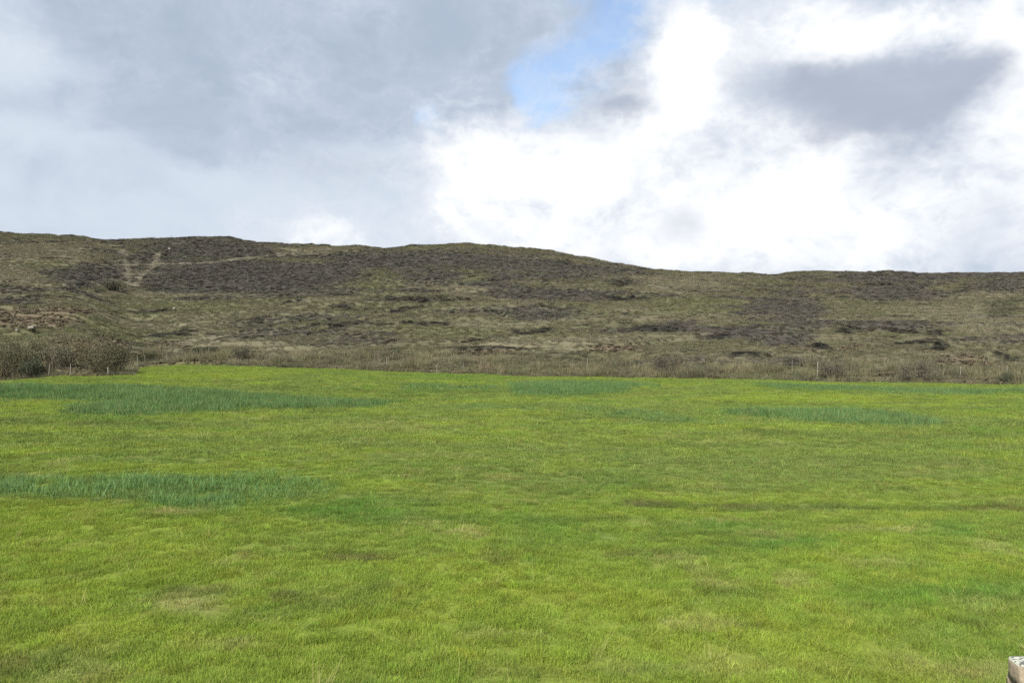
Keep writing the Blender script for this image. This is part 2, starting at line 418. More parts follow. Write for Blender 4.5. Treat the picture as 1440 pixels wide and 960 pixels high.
def mat_plant(name, spread=0.7, transl=0.3, straw=(.30, .25, .11), straw_amt=0.0, rough=0.6):
    m, n = material(name)
    at = n.new('ShaderNodeAttribute', attribute_type='INSTANCER', attribute_name='tint')
    bl = n.new('ShaderNodeAttribute', attribute_type='GEOMETRY', attribute_name='blade')
    b = E(n, bl.outputs['Fac'])
    k = b * spread + (1.0 - spread * 0.5)
    kc = n.new('ShaderNodeCombineColor')
    for i in range(3): n.put(kc.inputs[i], k)
    col = n.mix(1.0, E(n, at.outputs['Color']), E(n, kc.outputs[0]), 'MULTIPLY')
    if straw_amt:
        st = n.new('ShaderNodeAttribute', attribute_type='GEOMETRY', attribute_name='dry')
        col = n.mix(E(n, st.outputs['Fac']) * straw_amt, col, straw)
    d = n.new('ShaderNodeBsdfPrincipled')
    n.put(d.inputs['Base Color'], col); d.inputs['Roughness'].default_value = rough
    d.inputs['Specular IOR Level'].default_value = 0.15
    t = n.new('ShaderNodeBsdfTranslucent'); n.put(t.inputs[0], col)
    mx = n.new('ShaderNodeMixShader'); mx.inputs[0].default_value = transl
    n.t.links.new(d.outputs[0], mx.inputs[1]); n.t.links.new(t.outputs[0], mx.inputs[2])
    out(n, mx.outputs[0])
    return m
M_GRASS = mat_plant('meadow_grass', 0.6, 0.42, straw=(.26, .24, .10), straw_amt=0.6)
M_RUSH = mat_plant('soft_rush_stems', 0.6, 0.25, straw_amt=0.5)
M_MOOR = mat_plant('moor_grass_blades', 0.7, 0.25, straw=(.20, .17, .10), straw_amt=0.6)
M_HEATH = mat_plant('heather_sprigs', 0.6, 0.15)
M_BRACK = mat_plant('bracken_fronds', 0.5, 0.25)

def mat_ground(name):
    m, n = material(name)
    at = n.new('ShaderNodeAttribute', attribute_type='GEOMETRY', attribute_name='soil')
    g = n.new('ShaderNodeNewGeometry')
    P = E(n, g.outputs['Position'])
    a = n.noise(P, 6.0, 6, 0.65); b = n.noise(P, 0.9, 5, 0.6)
    k = a * 0.9 + b * 0.5 + 0.3
    kc = n.new('ShaderNodeCombineColor')
    for i in range(3): n.put(kc.inputs[i], k)
    col = n.mix(1.0, E(n, at.outputs['Color']), E(n, kc.outputs[0]), 'MULTIPLY')
    d = n.new('ShaderNodeBsdfPrincipled'); n.put(d.inputs['Base Color'], col)
    d.inputs['Roughness'].default_value = 0.95; d.inputs['Specular IOR Level'].default_value = 0.1
    bp = n.new('ShaderNodeBump'); bp.inputs['Strength'].default_value = 0.8; bp.inputs['Distance'].default_value = 0.06
    n.put(bp.inputs['Height'], a); n.t.links.new(bp.outputs[0], d.inputs['Normal'])
    out(n, d.outputs[0])
    return m
M_GROUND = mat_ground('turf_and_peat')

def mat_stone(name, base, spots, amt, scale=1.0):
    m, n = material(name)
    tcx = n.new('ShaderNodeTexCoord'); P = E(n, tcx.outputs['Object'])
    oi = n.new('ShaderNodeObjectInfo')
    g = n.new('ShaderNodeNewGeometry'); sp = n.new('ShaderNodeSeparateXYZ')
    n.t.links.new(g.outputs['Normal'], sp.inputs[0])
    a = n.noise(P, 7 * scale, 6, 0.6); b = n.noise(P, 26 * scale, 6, 0.65, off=(3, 1, 2)); c3 = n.noise(P, 60 * scale, 4, 0.6, off=(8, 3, 1))
    col = n.mix(a, tuple(v * 0.55 for v in base), tuple(v * 1.35 for v in base))
    col = n.mix(n.step(b, 0.5, 0.7) * 0.5, col, (.10, .075, .045))
    up = n.step(E(n, sp.outputs[2]) + (a - 0.5) * 0.8, 0.25, 0.6)
    lich = n.step(b + (c3 - 0.5) * 0.35, 0.44, 0.52)
    lc = n.mix(lich, (.05, .058, .05), spots)
    col = n.mix(up * amt, col, lc)
    d = n.new('ShaderNodeBsdfPrincipled'); n.put(d.inputs['Base Color'], col); d.inputs['Roughness'].default_value = 0.9
    bp = n.new('ShaderNodeBump'); bp.inputs['Strength'].default_value = 0.7; bp.inputs['Distance'].default_value = 0.02
    n.put(bp.inputs['Height'], a + b * 0.6 + c3 * 0.3); n.t.links.new(bp.outputs[0], d.inputs['Normal'])
    out(n, d.outputs[0])
    return m
M_STONE = mat_stone('lichened_sandstone', (.21, .175, .125), (.26, .28, .24), 0.95)
M_STONEBARE = mat_stone('bare_sandstone', (.22, .18, .125), (.24, .25, .20), 0.35)
M_ROCK = mat_stone('pale_rock', (.13, .125, .105), (.17, .17, .15), 0.6, 0.5)
def mat_wood(name, base):
    m, n = material(name)
    tcx = n.new('ShaderNodeTexCoord'); P = E(n, tcx.outputs['Object'])
    a = n.noise(P, 9, 5, 0.6, mul=(8, 8, 0.8)); b = n.noise(P, 5, 4, 0.6)
    col = n.mix(a, tuple(v * 0.5 for v in base), tuple(v * 1.3 for v in base))
    col = n.mix(n.step(b, .55, .7) * .4, col, (.20, .22, .15))
    d = n.new('ShaderNodeBsdfPrincipled'); n.put(d.inputs['Base Color'], col); d.inputs['Roughness'].default_value = 0.85
    bp = n.new('ShaderNodeBump'); bp.inputs['Strength'].default_value = 0.6; bp.inputs['Distance'].default_value = 0.01
    n.put(bp.inputs['Height'], a); n.t.links.new(bp.outputs[0], d.inputs['Normal'])
    out(n, d.outputs[0])
    return m
M_WOOD = mat_wood('weathered_post_wood', (.13, .12, .095))
M_WOODPALE = mat_wood('bleached_post_wood', (.17, .16, .13))

# ------------------------------------------------------------------ mesh helpers
def mesh_obj(name, verts, faces, mat, parent=None, attrs=None, smooth=False):
    me = bpy.data.meshes.new(name)
    me.from_pydata([tuple(v) for v in verts], [], faces)
    if attrs:
        for an, vals in attrs.items():
            at = me.attributes.new(an, 'FLOAT', 'POINT'); at.data.foreach_set('value', np.asarray(vals, np.float32))
    me.materials.append(mat)
    if smooth: me.polygons.foreach_set('use_smooth', [True] * len(me.polygons))
    o = bpy.data.objects.new(name, me)
    if parent is not None: o.parent = parent
    return o
def link(o):
    COL.objects.link(o); return o
def tag(o, label=None, cat=None, group=None, kind=None):
    if label: o['label'] = label
    if cat: o['category'] = cat
    if group: o['group'] = group
    if kind: o['kind'] = kind
    return o

# ------------------------------------------------------------------ ground sheets
def grid_sheet(name, X, Y, soilfn, drop=0.0):
    nr, nc = X.shape
    Z = height(X, Y) - drop
    co = np.stack([X, Y, Z], -1).reshape(-1, 3)
    idx = np.arange(nr * nc).reshape(nr, nc)
    q = np.stack([idx[:-1, :-1], idx[:-1, 1:], idx[1:, 1:], idx[1:, :-1]], -1).reshape(-1, 4)
    me = bpy.data.meshes.new(name)
    me.vertices.add(len(co)); me.vertices.foreach_set('co', co.astype(np.float32).ravel())
    me.loops.add(q.size); me.loops.foreach_set('vertex_index', q.astype(np.int32).ravel())
    me.polygons.add(len(q)); me.polygons.foreach_set('loop_start', np.arange(0, q.size, 4, dtype=np.int32))
    me.update(calc_edges=True); me.validate()
    cl = soilfn(co[:, 0], co[:, 1], co[:, 2])
    at = me.attributes.new('soil', 'FLOAT_COLOR', 'POINT')
    at.data.foreach_set('color', np.concatenate([cl, np.ones((len(cl), 1))], 1).astype(np.float32).ravel())
    me.polygons.foreach_set('use_smooth', [True] * len(q))
    me.materials.append(M_GROUND)
    o = link(bpy.data.objects.new(name, me)); o['kind'] = 'structure'
    return o
def soil_field(x, y, z):
    c_ = blendcol(field_weights(x, y, z), FCOL * 0.5 + np.array([.012, .010, .004]))
    c2 = soil_hill(x, np.maximum(y, 20), z)
    k = sstep(-0.6, 0.6, y - foot(x, y))[:, None]
    return c_ * (1 - k) + c2 * k
def soil_hill(x, y, z):
    u, v, w = plan_weights(x, y, z)
    c2 = blendcol(w, KSOIL, 2.0)
    k = sstep(-0.6, 0.6, y - foot(x, y))[:, None]
    fc = np.array([.06, .075, .018])
    return fc * (1 - k) + c2 * k
class Sheet:
    """bilinear lookup of a ground sheet, so that plants stand exactly on its surface"""
    def __init__(self, a, b, Z): self.a, self.b, self.Z = a, b, Z
    def at(self, p, q):
        i = np.clip(np.searchsorted(self.a, p) - 1, 0, len(self.a) - 2); j = np.clip(np.searchsorted(self.b, q) - 1, 0, len(self.b) - 2)
        fp = np.clip((p - self.a[i]) / (self.a[i + 1] - self.a[i]), 0, 1); fq = np.clip((q - self.b[j]) / (self.b[j + 1] - self.b[j]), 0, 1)
        Z = self.Z
        return (Z[j, i] * (1 - fp) + Z[j, i + 1] * fp) * (1 - fq) + (Z[j + 1, i] * (1 - fp) + Z[j + 1, i + 1] * fp) * fq
xs = np.linspace(-125, 125, 421)
ys = np.concatenate([np.linspace(-60, 2, 32)[:-1], np.geomspace(2, 62, 330)])
X, Y = np.meshgrid(xs, ys)
grid_sheet('field', X, Y, soil_field, 0.012)
sheet_a = Sheet(xs, ys, height(X, Y) - 0.012)
ss = np.linspace(-1.25, 1.25, 640)
yy = np.concatenate([np.linspace(61.5, 130, 190)[:-1], np.linspace(130, 345, 230)[:-1], np.linspace(345, 900, 45)])
S, Y = np.meshgrid(ss, yy)
XH = S * np.clip(Y, 90, None)
grid_sheet('hill', XH, Y, soil_hill, 0.03)
sheet_b = Sheet(ss, yy, height(XH, Y) - 0.03)
def ground(x, y):
    za = sheet_a.at(x, y); zb = sheet_b.at(x / np.clip(y, 90, None), y)
    return np.where(y > 62, zb, np.where(y > 61.5, np.maximum(za, zb), za))

# ------------------------------------------------------------------ plant pieces
def blade_mesh(name, mat, n, rad, h, w, lean, curve, seg=2, seed=0, dryfrac=0.1, tipw=0.15, flat=False):
    r = np.random.default_rng(seed)
    V, Fc, B, Dr = [], [], [], []
    for i in range(n):
        rr = rad * math.sqrt(r.random()); a = r.random() * 6.283
        bx, by = rr * math.cos(a), rr * math.sin(a)
        hh = h * (0.45 + 0.75 * r.random()); ww = w * (0.7 + 0.6 * r.random())
        la = a + r.normal() * 0.9; ln = lean * (0.3 + r.random() * 1.2); cv = curve * r.random()
        fa = r.random() * 6.283; sx, sy = math.cos(fa) * ww / 2, math.sin(fa) * ww / 2
        b0 = len(V); bl = r.random(); dr = 1.0 if r.random() < dryfrac else 0.0
        for s in range(seg + 1):
            t = s / seg
            off = hh * (ln * t + cv * t * t)
            px_, py_ = bx + math.cos(la) * off, by + math.sin(la) * off
            pz = hh * (t - 0.35 * cv * t * t) - 0.03 * (s == 0)
            k = 1 - (1 - tipw) * t
            if s == seg:
                V.append((px_, py_, pz)); B.append(bl); Dr.append(dr)
            else:
                V.append((px_ - sx * k, py_ - sy * k, pz)); V.append((px_ + sx * k, py_ + sy * k, pz)); B += [bl, bl]; Dr += [dr, dr]
        for s in range(seg - 1):
            p = b0 + 2 * s; Fc.append((p, p + 1, p + 3, p + 2))
        p = b0 + 2 * (seg - 1); Fc.append((p, p + 1, p + 2))
    return mesh_obj(name, V, Fc, mat, attrs={'blade': B, 'dry': Dr})
def sprig_mesh(name, mat, n, rad, h, size, seed=0):
    """a low woody cushion: short upright sprigs of small leaves over a dome"""
    r = np.random.default_rng(seed); V, Fc, B = [], [], []
    for i in range(n):
        rr = math.sqrt(r.random()); a = r.random() * 6.283
        top = h * (1 - 0.75 * rr ** 2.2) * (0.55 + 0.5 * r.random())
        cx, cy, cz = rad * rr * math.cos(a), rad * rr * math.sin(a), top
        bl = r.random()
        for k in range(3):
            s = size * (0.6 + 0.8 * r.random())
            d1 = Vector(r.normal(size=3)); d1.z = abs(d1.z) + 0.5; d1.normalize()
            d2 = d1.orthogonal().normalized()
            p = Vector((cx, cy, cz - h * 0.18 * k)) + Vector(r.normal(size=3)) * size * 0.4
            b0 = len(V); V += [p - d2 * s * .4, p + d2 * s * .4, p + d1 * s * 1.3]; B += [bl * .8 + .2 * r.random()] * 3
            Fc.append((b0, b0 + 1, b0 + 2))
    return mesh_obj(name, V, Fc, mat, attrs={'blade': B})
def frond_mesh(name, mat, n, rad, h, seed=0):
    r = np.random.default_rng(seed); V, Fc, B = [], [], []
    for i in range(n):
        a = r.random() * 6.283; L = rad * (0.7 + 0.6 * r.random()); hh = h * (0.6 + 0.5 * r.random()); bl = r.random()
        d = Vector((math.cos(a), math.sin(a), 0)); sd_ = Vector((-d.y, d.x, 0)); o0 = Vector(r.normal(size=3)) * rad * .3; o0.z = 0
        for k in range(9):
            t = (k + 2) / 11
            p = o0 + d * (L * t) + Vector((0, 0, hh * (1 - (1 - t) ** 2) * (1.15 - .5 * t)))
            wv = L * .34 * (1 - t) + .03
            for s in (-1, 1):
                b0 = len(V); q = p + sd_ * (s * wv) + d * (wv * .35) + Vector((0, 0, -wv * .3 + r.normal() * .02))
                V += [p - d * .045, p + d * .045, q]; B += [bl] * 3; Fc.append((b0, b0 + 1, b0 + 2))
        b0 = len(V); V += [o0 - sd_ * .012, o0 + sd_ * .012, o0 + d * L * .3 + Vector((0, 0, hh * .7))]; B += [bl] * 3; Fc.append((b0, b0 + 1, b0 + 2))
    return mesh_obj(name, V, Fc, mat, attrs={'blade': B})

def scatter(name, protos, x, y, z, tint, scl, idx, label, cat, rotj=0.12, kind='stuff'):
    """one object of uncountable plants, set out on the ground by geometry nodes"""
    n = len(x)
    pc = bpy.data.collections.new(name + '_plants')
    for i, p in enumerate(protos):      # the collection lists its members by name
        p.name = '%s_%02d' % (name, i); pc.objects.link(p)
    me = bpy.data.meshes.new(name)
    me.vertices.add(n); me.vertices.foreach_set('co', np.stack([x, y, z], 1).astype(np.float32).ravel())
    rot = np.stack([rng.normal(0, rotj, n), rng.normal(0, rotj, n), rng.random(n) * 6.283], 1)
    for an, ty, key, val in (('rot', 'FLOAT_VECTOR', 'vector', rot), ('scl', 'FLOAT_VECTOR', 'vector', scl), ('pick', 'INT', 'value', idx),
                             ('tint', 'FLOAT_COLOR', 'color', np.concatenate([tint, np.ones((n, 1))], 1))):
        at = me.attributes.new(an, ty, 'POINT')
        at.data.foreach_set(key, np.asarray(val, np.int32 if ty == 'INT' else np.float32).ravel())
    o = link(bpy.data.objects.new(name, me))
    tag(o, label, cat, kind=kind)
    ng = bpy.data.node_groups.new(name + '_layout', 'GeometryNodeTree')
    ng.interface.new_socket('Geometry', in_out='INPUT', socket_type='NodeSocketGeometry')
    ng.interface.new_socket('Geometry', in_out='OUTPUT', socket_type='NodeSocketGeometry')
    gi = ng.nodes.new('NodeGroupInput'); go = ng.nodes.new('NodeGroupOutput')
    ip = ng.nodes.new('GeometryNodeInstanceOnPoints'); ci = ng.nodes.new('GeometryNodeCollectionInfo')
    ci.inputs['Collection'].default_value = pc; ci.inputs['Separate Children'].default_value = True; ci.inputs['Reset Children'].default_value = True
    ip.inputs['Pick Instance'].default_value = True
    def named(an, ty):
        na = ng.nodes.new('GeometryNodeInputNamedAttribute'); na.data_type = ty; na.inputs['Name'].default_value = an
        return na.outputs['Attribute']
    L = ng.links.new
    L(gi.outputs[0], ip.inputs['Points']); L(ci.outputs[0], ip.inputs['Instance'])
    L(named('pick', 'INT'), ip.inputs['Instance Index'])
    L(named('rot', 'FLOAT_VECTOR'), ip.inputs['Rotation']); L(named('scl', 'FLOAT_VECTOR'), ip.inputs['Scale'])
    L(ip.outputs[0], go.inputs[0])
    o.modifiers.new('layout', 'NODES').node_group = ng
    return o
def jitter(t, a=0.12, hue=0.06):
    n = len(t)
    return np.clip(t * (1 + rng.normal(0, a, (n, 1))) * (1 + rng.normal(0, hue, (n, 3))), 0.004, 0.6)
def wedge(y0, y1, dens, margin=6.0, slope=0.86):
    """random points over the wedge of ground in view, dens per square metre"""
    out_x, out_y = [], []
    e = np.geomspace(y0, y1, max(2, int(math.log(y1 / y0) * 14) + 2))
    for a, b in zip(e[:-1], e[1:]):
        hw = slope * b + margin
        d = dens((a + b) / 2) if callable(dens) else dens
        n = int(2 * hw * (b - a) * d)
        out_x.append(rng.uniform(-hw, hw, n)); out_y.append(rng.uniform(a, b, n))
    return np.concatenate(out_x), np.concatenate(out_y)

# ------------------------------------------------------------------ meadow grass
near_g = [blade_mesh('grass_tuft', M_GRASS, 200, 0.18, 0.043, 0.0058, 0.6, 0.7, 2, s, 0.03) for s in range(6)]
far_g = [blade_mesh('grass_clump', M_GRASS, 130, 0.38, 0.060, 0.013, 0.7, 0.8, 2, 20 + s, 0.05) for s in range(5)]
tall_g = [blade_mesh('tall_tuft', M_GRASS, 46, 0.07, 0.115, 0.0060, 0.55, 0.7, 3, 50 + s, 0.06) for s in range(3)]
straw_g = [blade_mesh('straw_wisp', M_GRASS, 26, 0.10, 0.16, 0.006, 1.6, 0.6, 2, 40 + s, 1.0) for s in range(2)]
xa, ya = wedge(0.8, 38, lambda d: 50 if d < 16 else 38)
k_ = rng.random(len(xa)) > sstep(18, 37, ya); xa, ya = xa[k_], ya[k_]
xb, yb = wedge(15, 94, lambda d: 13 if d < 50 else 10)
k_ = rng.random(len(xb)) < sstep(16, 34, yb); xb, yb = xb[k_], yb[k_]
xc, yc = wedge(6, 60, lambda d: 0.55)
xd, yd = wedge(5, 70, lambda d: 2.2)
k_ = rng.random(len(xd)) < sstep(.40, .62, fbm(xd / 1.5, yd / 1.5, 3, 361)); xd, yd = xd[k_], yd[k_]
x = np.concatenate([xa, xb, xc, xd]); y = np.concatenate([ya, yb, yc, yd])
pick = np.concatenate([rng.integers(0, 6, len(xa)), 6 + rng.integers(0, 5, len(xb)), 11 + rng.integers(0, 2, len(xc)), 13 + rng.integers(0, 3, len(xd))])
keep = y < foot(x, y) + (fbm(x / 2, y / 2, 3, 5) - 0.5) * 2.0
x, y, pick = x[keep], y[keep], pick[keep]
z = ground(x, y)
fw = field_weights(x, y, z)
tint = jitter(blendcol(fw, FCOL, 1.7), 0.13, 0.05)
rm = rush_mask(x, y, z)
tint = tint * (1 - 0.7 * rm[:, None]) + np.array([.066, .134, .038]) * 0.7 * rm[:, None]
fwn = fw / fw.sum(0)
hs = 0.35 + 1.5 * fbm(x / 0.7, y / 0.7, 4, 221) + 0.5 * fwn[1] - 0.5 * fwn[4] - 0.15 * fwn[3] + 0.25 * fwn[6]
hs = hs * rng.uniform(0.75, 1.25, len(x))
scl = np.stack([rng.uniform(.85, 1.2, len(x))] * 2 + [np.clip(hs, .7, 2.2)], 1)
scatter('field_grass', near_g + far_g + straw_g + tall_g, x, y, z, tint, scl, pick, 'short lime green meadow grass covering the whole field', 'grass')
print('grass', len(x))

# ------------------------------------------------------------------ soft rush beds
rush_n = [blade_mesh('rush_tuft', M_RUSH, 40, 0.28, 0.34, 0.010, 0.22, 0.25, 2, 60 + s, 0.05) for s in range(4)]
rush_f = [blade_mesh('rush_clump', M_RUSH, 40, 0.38, 0.36, 0.015, 0.22, 0.25, 2, 70 + s, 0.05) for s in range(4)]
x1, y1 = wedge(14, 30, 12); x2, y2 = wedge(28, 92, 9)
x = np.concatenate([x1, x2]); y = np.concatenate([y1, y2])
pick = np.concatenate([rng.integers(0, 4, len(x1)), 4 + rng.integers(0, 4, len(x2))])
z = ground(x, y)
rm = rush_mask(x, y, z)
keep = (rng.random(len(x)) < rm * 1.1) & (y < foot(x, y) + 0.5)
x, y, z, rm, pick = x[keep], y[keep], z[keep], rm[keep], pick[keep]
t = fbm(x / 4, y / 5, 3, 231)[:, None]
tint = jitter(np.array([.050, .104, .032]) * (1 - t) + np.array([.087, .147, .051]) * t, 0.12, 0.05)
tint = tint * np.where(y < 32, 1.3, 1.0)[:, None]      # nearer bed lightened in colour to offset shade among its dense stems
hs = (0.2 + 0.75 * rm) * rng.uniform(.75, 1.2, len(x))
hs = np.where(y < 30, hs * 0.72, hs * 1.0)
scatter('soft_rush_beds', rush_n + rush_f, x, y, z, tint, np.stack([rng.uniform(.8, 1.2, len(x))] * 2 + [hs], 1), pick,
        'blue green beds of upright rushes growing in the grass field', 'rushes', 0.08)
print('rush', len(x))

# ------------------------------------------------------------------ moor vegetation
moor_p = [blade_mesh('moor_tussock', M_MOOR, 120, 0.42, 0.34, 0.024, 0.55, 0.8, 2, 80 + s, 0.16) for s in range(5)]
heath_p = [sprig_mesh('heather_cushion', M_HEATH, 210, 0.55, 0.22, 0.065, 90 + s) for s in range(4)]
brack_p = [frond_mesh('bracken_plant', M_BRACK, 10, 0.42, 0.36, 100 + s) for s in range(3)]
x, y = wedge(63, 352, lambda d: 5.0 if d < 100 else (4.2 * (100 / d) ** 1.05), margin=8, slope=0.84)
keep = y > foot(x, y) - 0.2
x, y = x[keep], y[keep]
z = ground(x, y)
u, v, w = plan_weights(x, y, z)
g = np.argmax(np.log(w + 1e-4) * 1.9 - np.log(-np.log(rng.random(w.shape) + 1e-12)) * 0.45, 0)   # each plant takes one kind
mixc = blendcol(w, KCOL, 1.8)
tint = jitter(KCOL[g] * 0.62 + mixc * 0.38, 0.15, 0.05)
edge = 0.6 * sstep(16, 2, y - foot(x, y))        # taller ungrazed growth along the fence
size = (0.68 + 0.62 * sstep(80, 300, y)) * rng.uniform(.7, 1.35, len(x))
hgt = size * (0.75 + 0.5 * fbm(x / 4, y / 4, 3, 241)) * (1 + 0.75 * edge) * np.where(y > 318, 0.55, 1.0)
isH = (g == 1) | (g == 4); isB = g == 3
isM = ~(isH | isB)
hgt = np.where(g == 5, hgt * 0.35, hgt); hgt = np.where(g == 4, hgt * 0.6, hgt)
for nm, sel, pr, lab, cat in (
        ('moor_grass', isM, moor_p, 'olive and straw coloured tussocky moor grass over the hillside', 'moor grass'),
        ('heather', isH, heath_p, 'dark purple brown heather in patches over the hillside', 'heather'),
        ('bracken', isB, brack_p, 'russet brown bracken on the lower slope of the hill', 'bracken')):
    n = int(sel.sum())
    scatter(nm, pr, x[sel], y[sel], z[sel] - 0.01, tint[sel], np.stack([size[sel], size[sel], hgt[sel]], 1), rng.integers(0, len(pr), n), lab, cat)
    print(nm, n)
# rank grass, reeds and dead stalks along the fence
rank_p = [blade_mesh('rank_grass', M_MOOR, 60, 0.30, 0.75, 0.020, 0.30, 0.5, 3, 110 + s, 0.25) for s in range(4)]
x, y = wedge(63, 112, 5.0, margin=8)
d = y - foot(x, y)
pr_ = sstep(-0.8, 0.6, d) * sstep(14, 5, d) * (0.08 + 1.0 * sstep(0.44, 0.60, fbm(x / 4, y / 2, 3, 251)))
keep = rng.random(len(x)) < pr_
x, y = x[keep], y[keep]; z = ground(x, y)
t = fbm(x / 3, y / 2.5, 4, 261); t2 = fbm(x / 6, y / 4, 3, 271)
cset = np.array([(.104, .104, .060), (.172, .160, .096), (.070, .073, .047), (.112, .100, .064)])
ww = np.stack([np.full_like(x, .5), np.clip((t - .5) * 5, 0, 1.2), np.clip((.5 - t) * 5, 0, 1.2), np.clip((t2 - .55) * 5, 0, 1)], 0)
tint = jitter(blendcol(ww, cset, 1.6), .16, .05)
hs = (0.45 + 1.2 * sstep(.40, .66, fbm(x / 2.2, y / 1.8, 3, 281))) * rng.uniform(.7, 1.2, len(x))
scatter('rank_grass_verge', rank_p, x, y, z, tint, np.stack([rng.uniform(.8, 1.3, len(x))] * 2 + [hs], 1), rng.integers(0, 4, len(x)),
        'tall dead and grey green grass along the fence line', 'rough grass', 0.1)
print('verge', len(x))

# ------------------------------------------------------------------ shrubs
M_LEAF = {}
def mat_leaf(name, col, transl=0.2):
    m, n = material(name)
    bl = n.new('ShaderNodeAttribute', attribute_type='GEOMETRY', attribute_name='blade')
    b = E(n, bl.outputs['Fac'])
    cc = n.mix(b, tuple(v * 0.55 for v in col), tuple(v * 1.5 for v in col))
    d = n.new('ShaderNodeBsdfPrincipled'); n.put(d.inputs['Base Color'], cc); d.inputs['Roughness'].default_value = 0.8; d.inputs['Specular IOR Level'].default_value = 0.1
    t = n.new('ShaderNodeBsdfTranslucent'); n.put(t.inputs[0], cc)
    mx = n.new('ShaderNodeMixShader'); mx.inputs[0].default_value = transl
    n.t.links.new(d.outputs[0], mx.inputs[1]); n.t.links.new(t.outputs[0], mx.inputs[2]); out(n, mx.outputs[0])
    return m
M_BARK = mat_wood('shrub_bark', (.10, .08, .06))
def shrub(name, u, v, w_px, h_px, depth, col, label, cat='shrub', y=None, leaf=0.075, n=2600, seed=0, group=None):
    """many stemmed bush; size taken from its span in the photograph at its own distance"""
    r = np.random.default_rng(seed)
    if y is None: X0, Y0, Z0 = locate(u, v)
    else: X0, Y0 = (u - 720) / F * y, y; Z0 = float(height(np.array([X0]), np.array([Y0]))[0])
    k = Y0 / F; rx = w_px * k / 2; rz = h_px * k; ry = depth
    root = link(bpy.data.objects.new(name, None)); root.location = (X0, Y0, Z0 - 0.03); tag(root, label, cat, group)
    V, Fc = [], []; tips = []
    for i in range(26):
        a = r.random() * 6.283; q = math.sqrt(r.random())
        tip = Vector((rx * q * math.cos(a), ry * q * math.sin(a), rz * (1 - .45 * q * q) * (0.75 + .3 * r.random())))
        b = Vector((tip.x * .45, tip.y * .45, 0)); mid = b.lerp(tip, .55) + Vector((0, 0, rz * .12)); tips.append((b, mid, tip))
        pts = [b, mid, tip]; rad = [.03, .02, .008]; b0 = len(V)
        for p, rr in zip(pts, rad):
            for kk in range(4):
                V.append(p + Vector((math.cos(kk * 1.571) * rr, math.sin(kk * 1.571) * rr, 0)))
        for s in range(2):
            for kk in range(4):
                k2 = (kk + 1) % 4; Fc.append((b0 + s * 4 + kk, b0 + s * 4 + k2, b0 + s * 4 + 4 + k2, b0 + s * 4 + 4 + kk))
    link(mesh_obj('stems', V, Fc, M_BARK, root))
    V, Fc, B = [], [], []
    per = n // len(tips)
    for (b, mid, tip) in tips:
        cb = r.random()
        for i in range(per):
            t = r.random() ** .6
            p = (b.lerp(mid, t * 2) if t < .5 else mid.lerp(tip, t * 2 - 1)) + Vector(r.normal(size=3)) * (0.09 + .10 * min(rx, rz))
            p.z = max(p.z, 0.02)
            d1 = Vector(r.normal(size=3)); d1.z += .8; d1.normalize(); d2 = d1.orthogonal().normalized(); s = leaf * (.6 + .8 * r.random())
            b0 = len(V); V += [p - d2 * s * .35, p + d2 * s * .35, p + d1 * s * 1.5]; B += [cb * .5 + .5 * r.random()] * 3; Fc.append((b0, b0 + 1, b0 + 2))
    key = tuple(col)
    if key not in M_LEAF: M_LEAF[key] = mat_leaf('foliage_%d' % len(M_LEAF), col)
    link(mesh_obj('foliage', V, Fc, M_LEAF[key], root, attrs={'blade': B}))
    return root
GB, GD, GG = (.074, .072, .044), (.040, .048, .030), (.094, .090, .062)
shrub('scrub_bush', 12, 538, 84, 48, 2.0, GB, 'broad tan brown scrub bush beside a dark green gorse bush', y=67.4, seed=1, n=8000)
shrub('gorse_bush', 47, 538, 30, 26, 1.0, GD, 'dark green gorse bush beside a broad tan brown scrub bush', y=66.4, seed=2, n=2600)
shrub('willow_bush', 150, 531, 80, 44, 2.0, GB, 'rounded grey brown willow bush at the corner of the field', y=67.8, seed=3, n=8000)
shrub('willow_bush', 82, 533, 46, 36, 1.4, GG, 'pale grey olive bush behind the leaning post and a taller post', y=69.2, seed=4, n=4200)
shrub('willow_bush', 112, 520, 90, 30, 2.2, (.104, .090, .054), 'golden brown bush rising behind the rounded willow bush', y=73.5, seed=14, n=6500)
shrub('willow_bush', 40, 520, 80, 30, 2.2, (.096, .094, .056), 'olive tan bush rising behind the broad scrub bush', y=73.0, seed=15, n=6000)
shrub('juniper_bush', 157, 407, 25, 13, 2.2, (.066, .066, .048), 'round grey green bush beside the trodden fork on the hillside', seed=5, leaf=.16, n=2600)
shrub('rush_bush', 340, 513, 34, 18, .9, (.050, .050, .036), 'dense dark grey reed clump behind the bright green field corner', y=91.5, seed=6, n=1800)
shrub('gorse_bush', 1421, 533, 42, 15, .9, GD, 'low dark green bush by a white tipped post at the fence', y=67.5, seed=7, n=2200)
shrub('heath_shrub', 945, 528, 62, 28, 1.2, (.058, .054, .040), 'wide grey olive heath shrub on the field edge', y=77.0, seed=8, n=3000)
shrub('heath_shrub', 1290, 538, 70, 30, 1.3, (.064, .060, .046), 'grey twiggy heath shrub rising above the rushes', y=69.5, seed=9, n=3200)
shrub('heath_shrub', 1170, 530, 52, 22, 1.2, (.054, .050, .040), 'low brown grey heath shrub beside a short white post', y=72.5, seed=10, n=2400)
shrub('dark_bush', 205, 497, 40, 13, 1.5, (.024, .028, .014), 'blackish green bush in the gully above the fence', y=96, seed=12, n=2400)
shrub('dark_bush', 292, 503, 46, 14, 1.2, (.022, .026, .016), 'blackish green bush behind two thin fence posts', y=94, seed=13, n=2400)

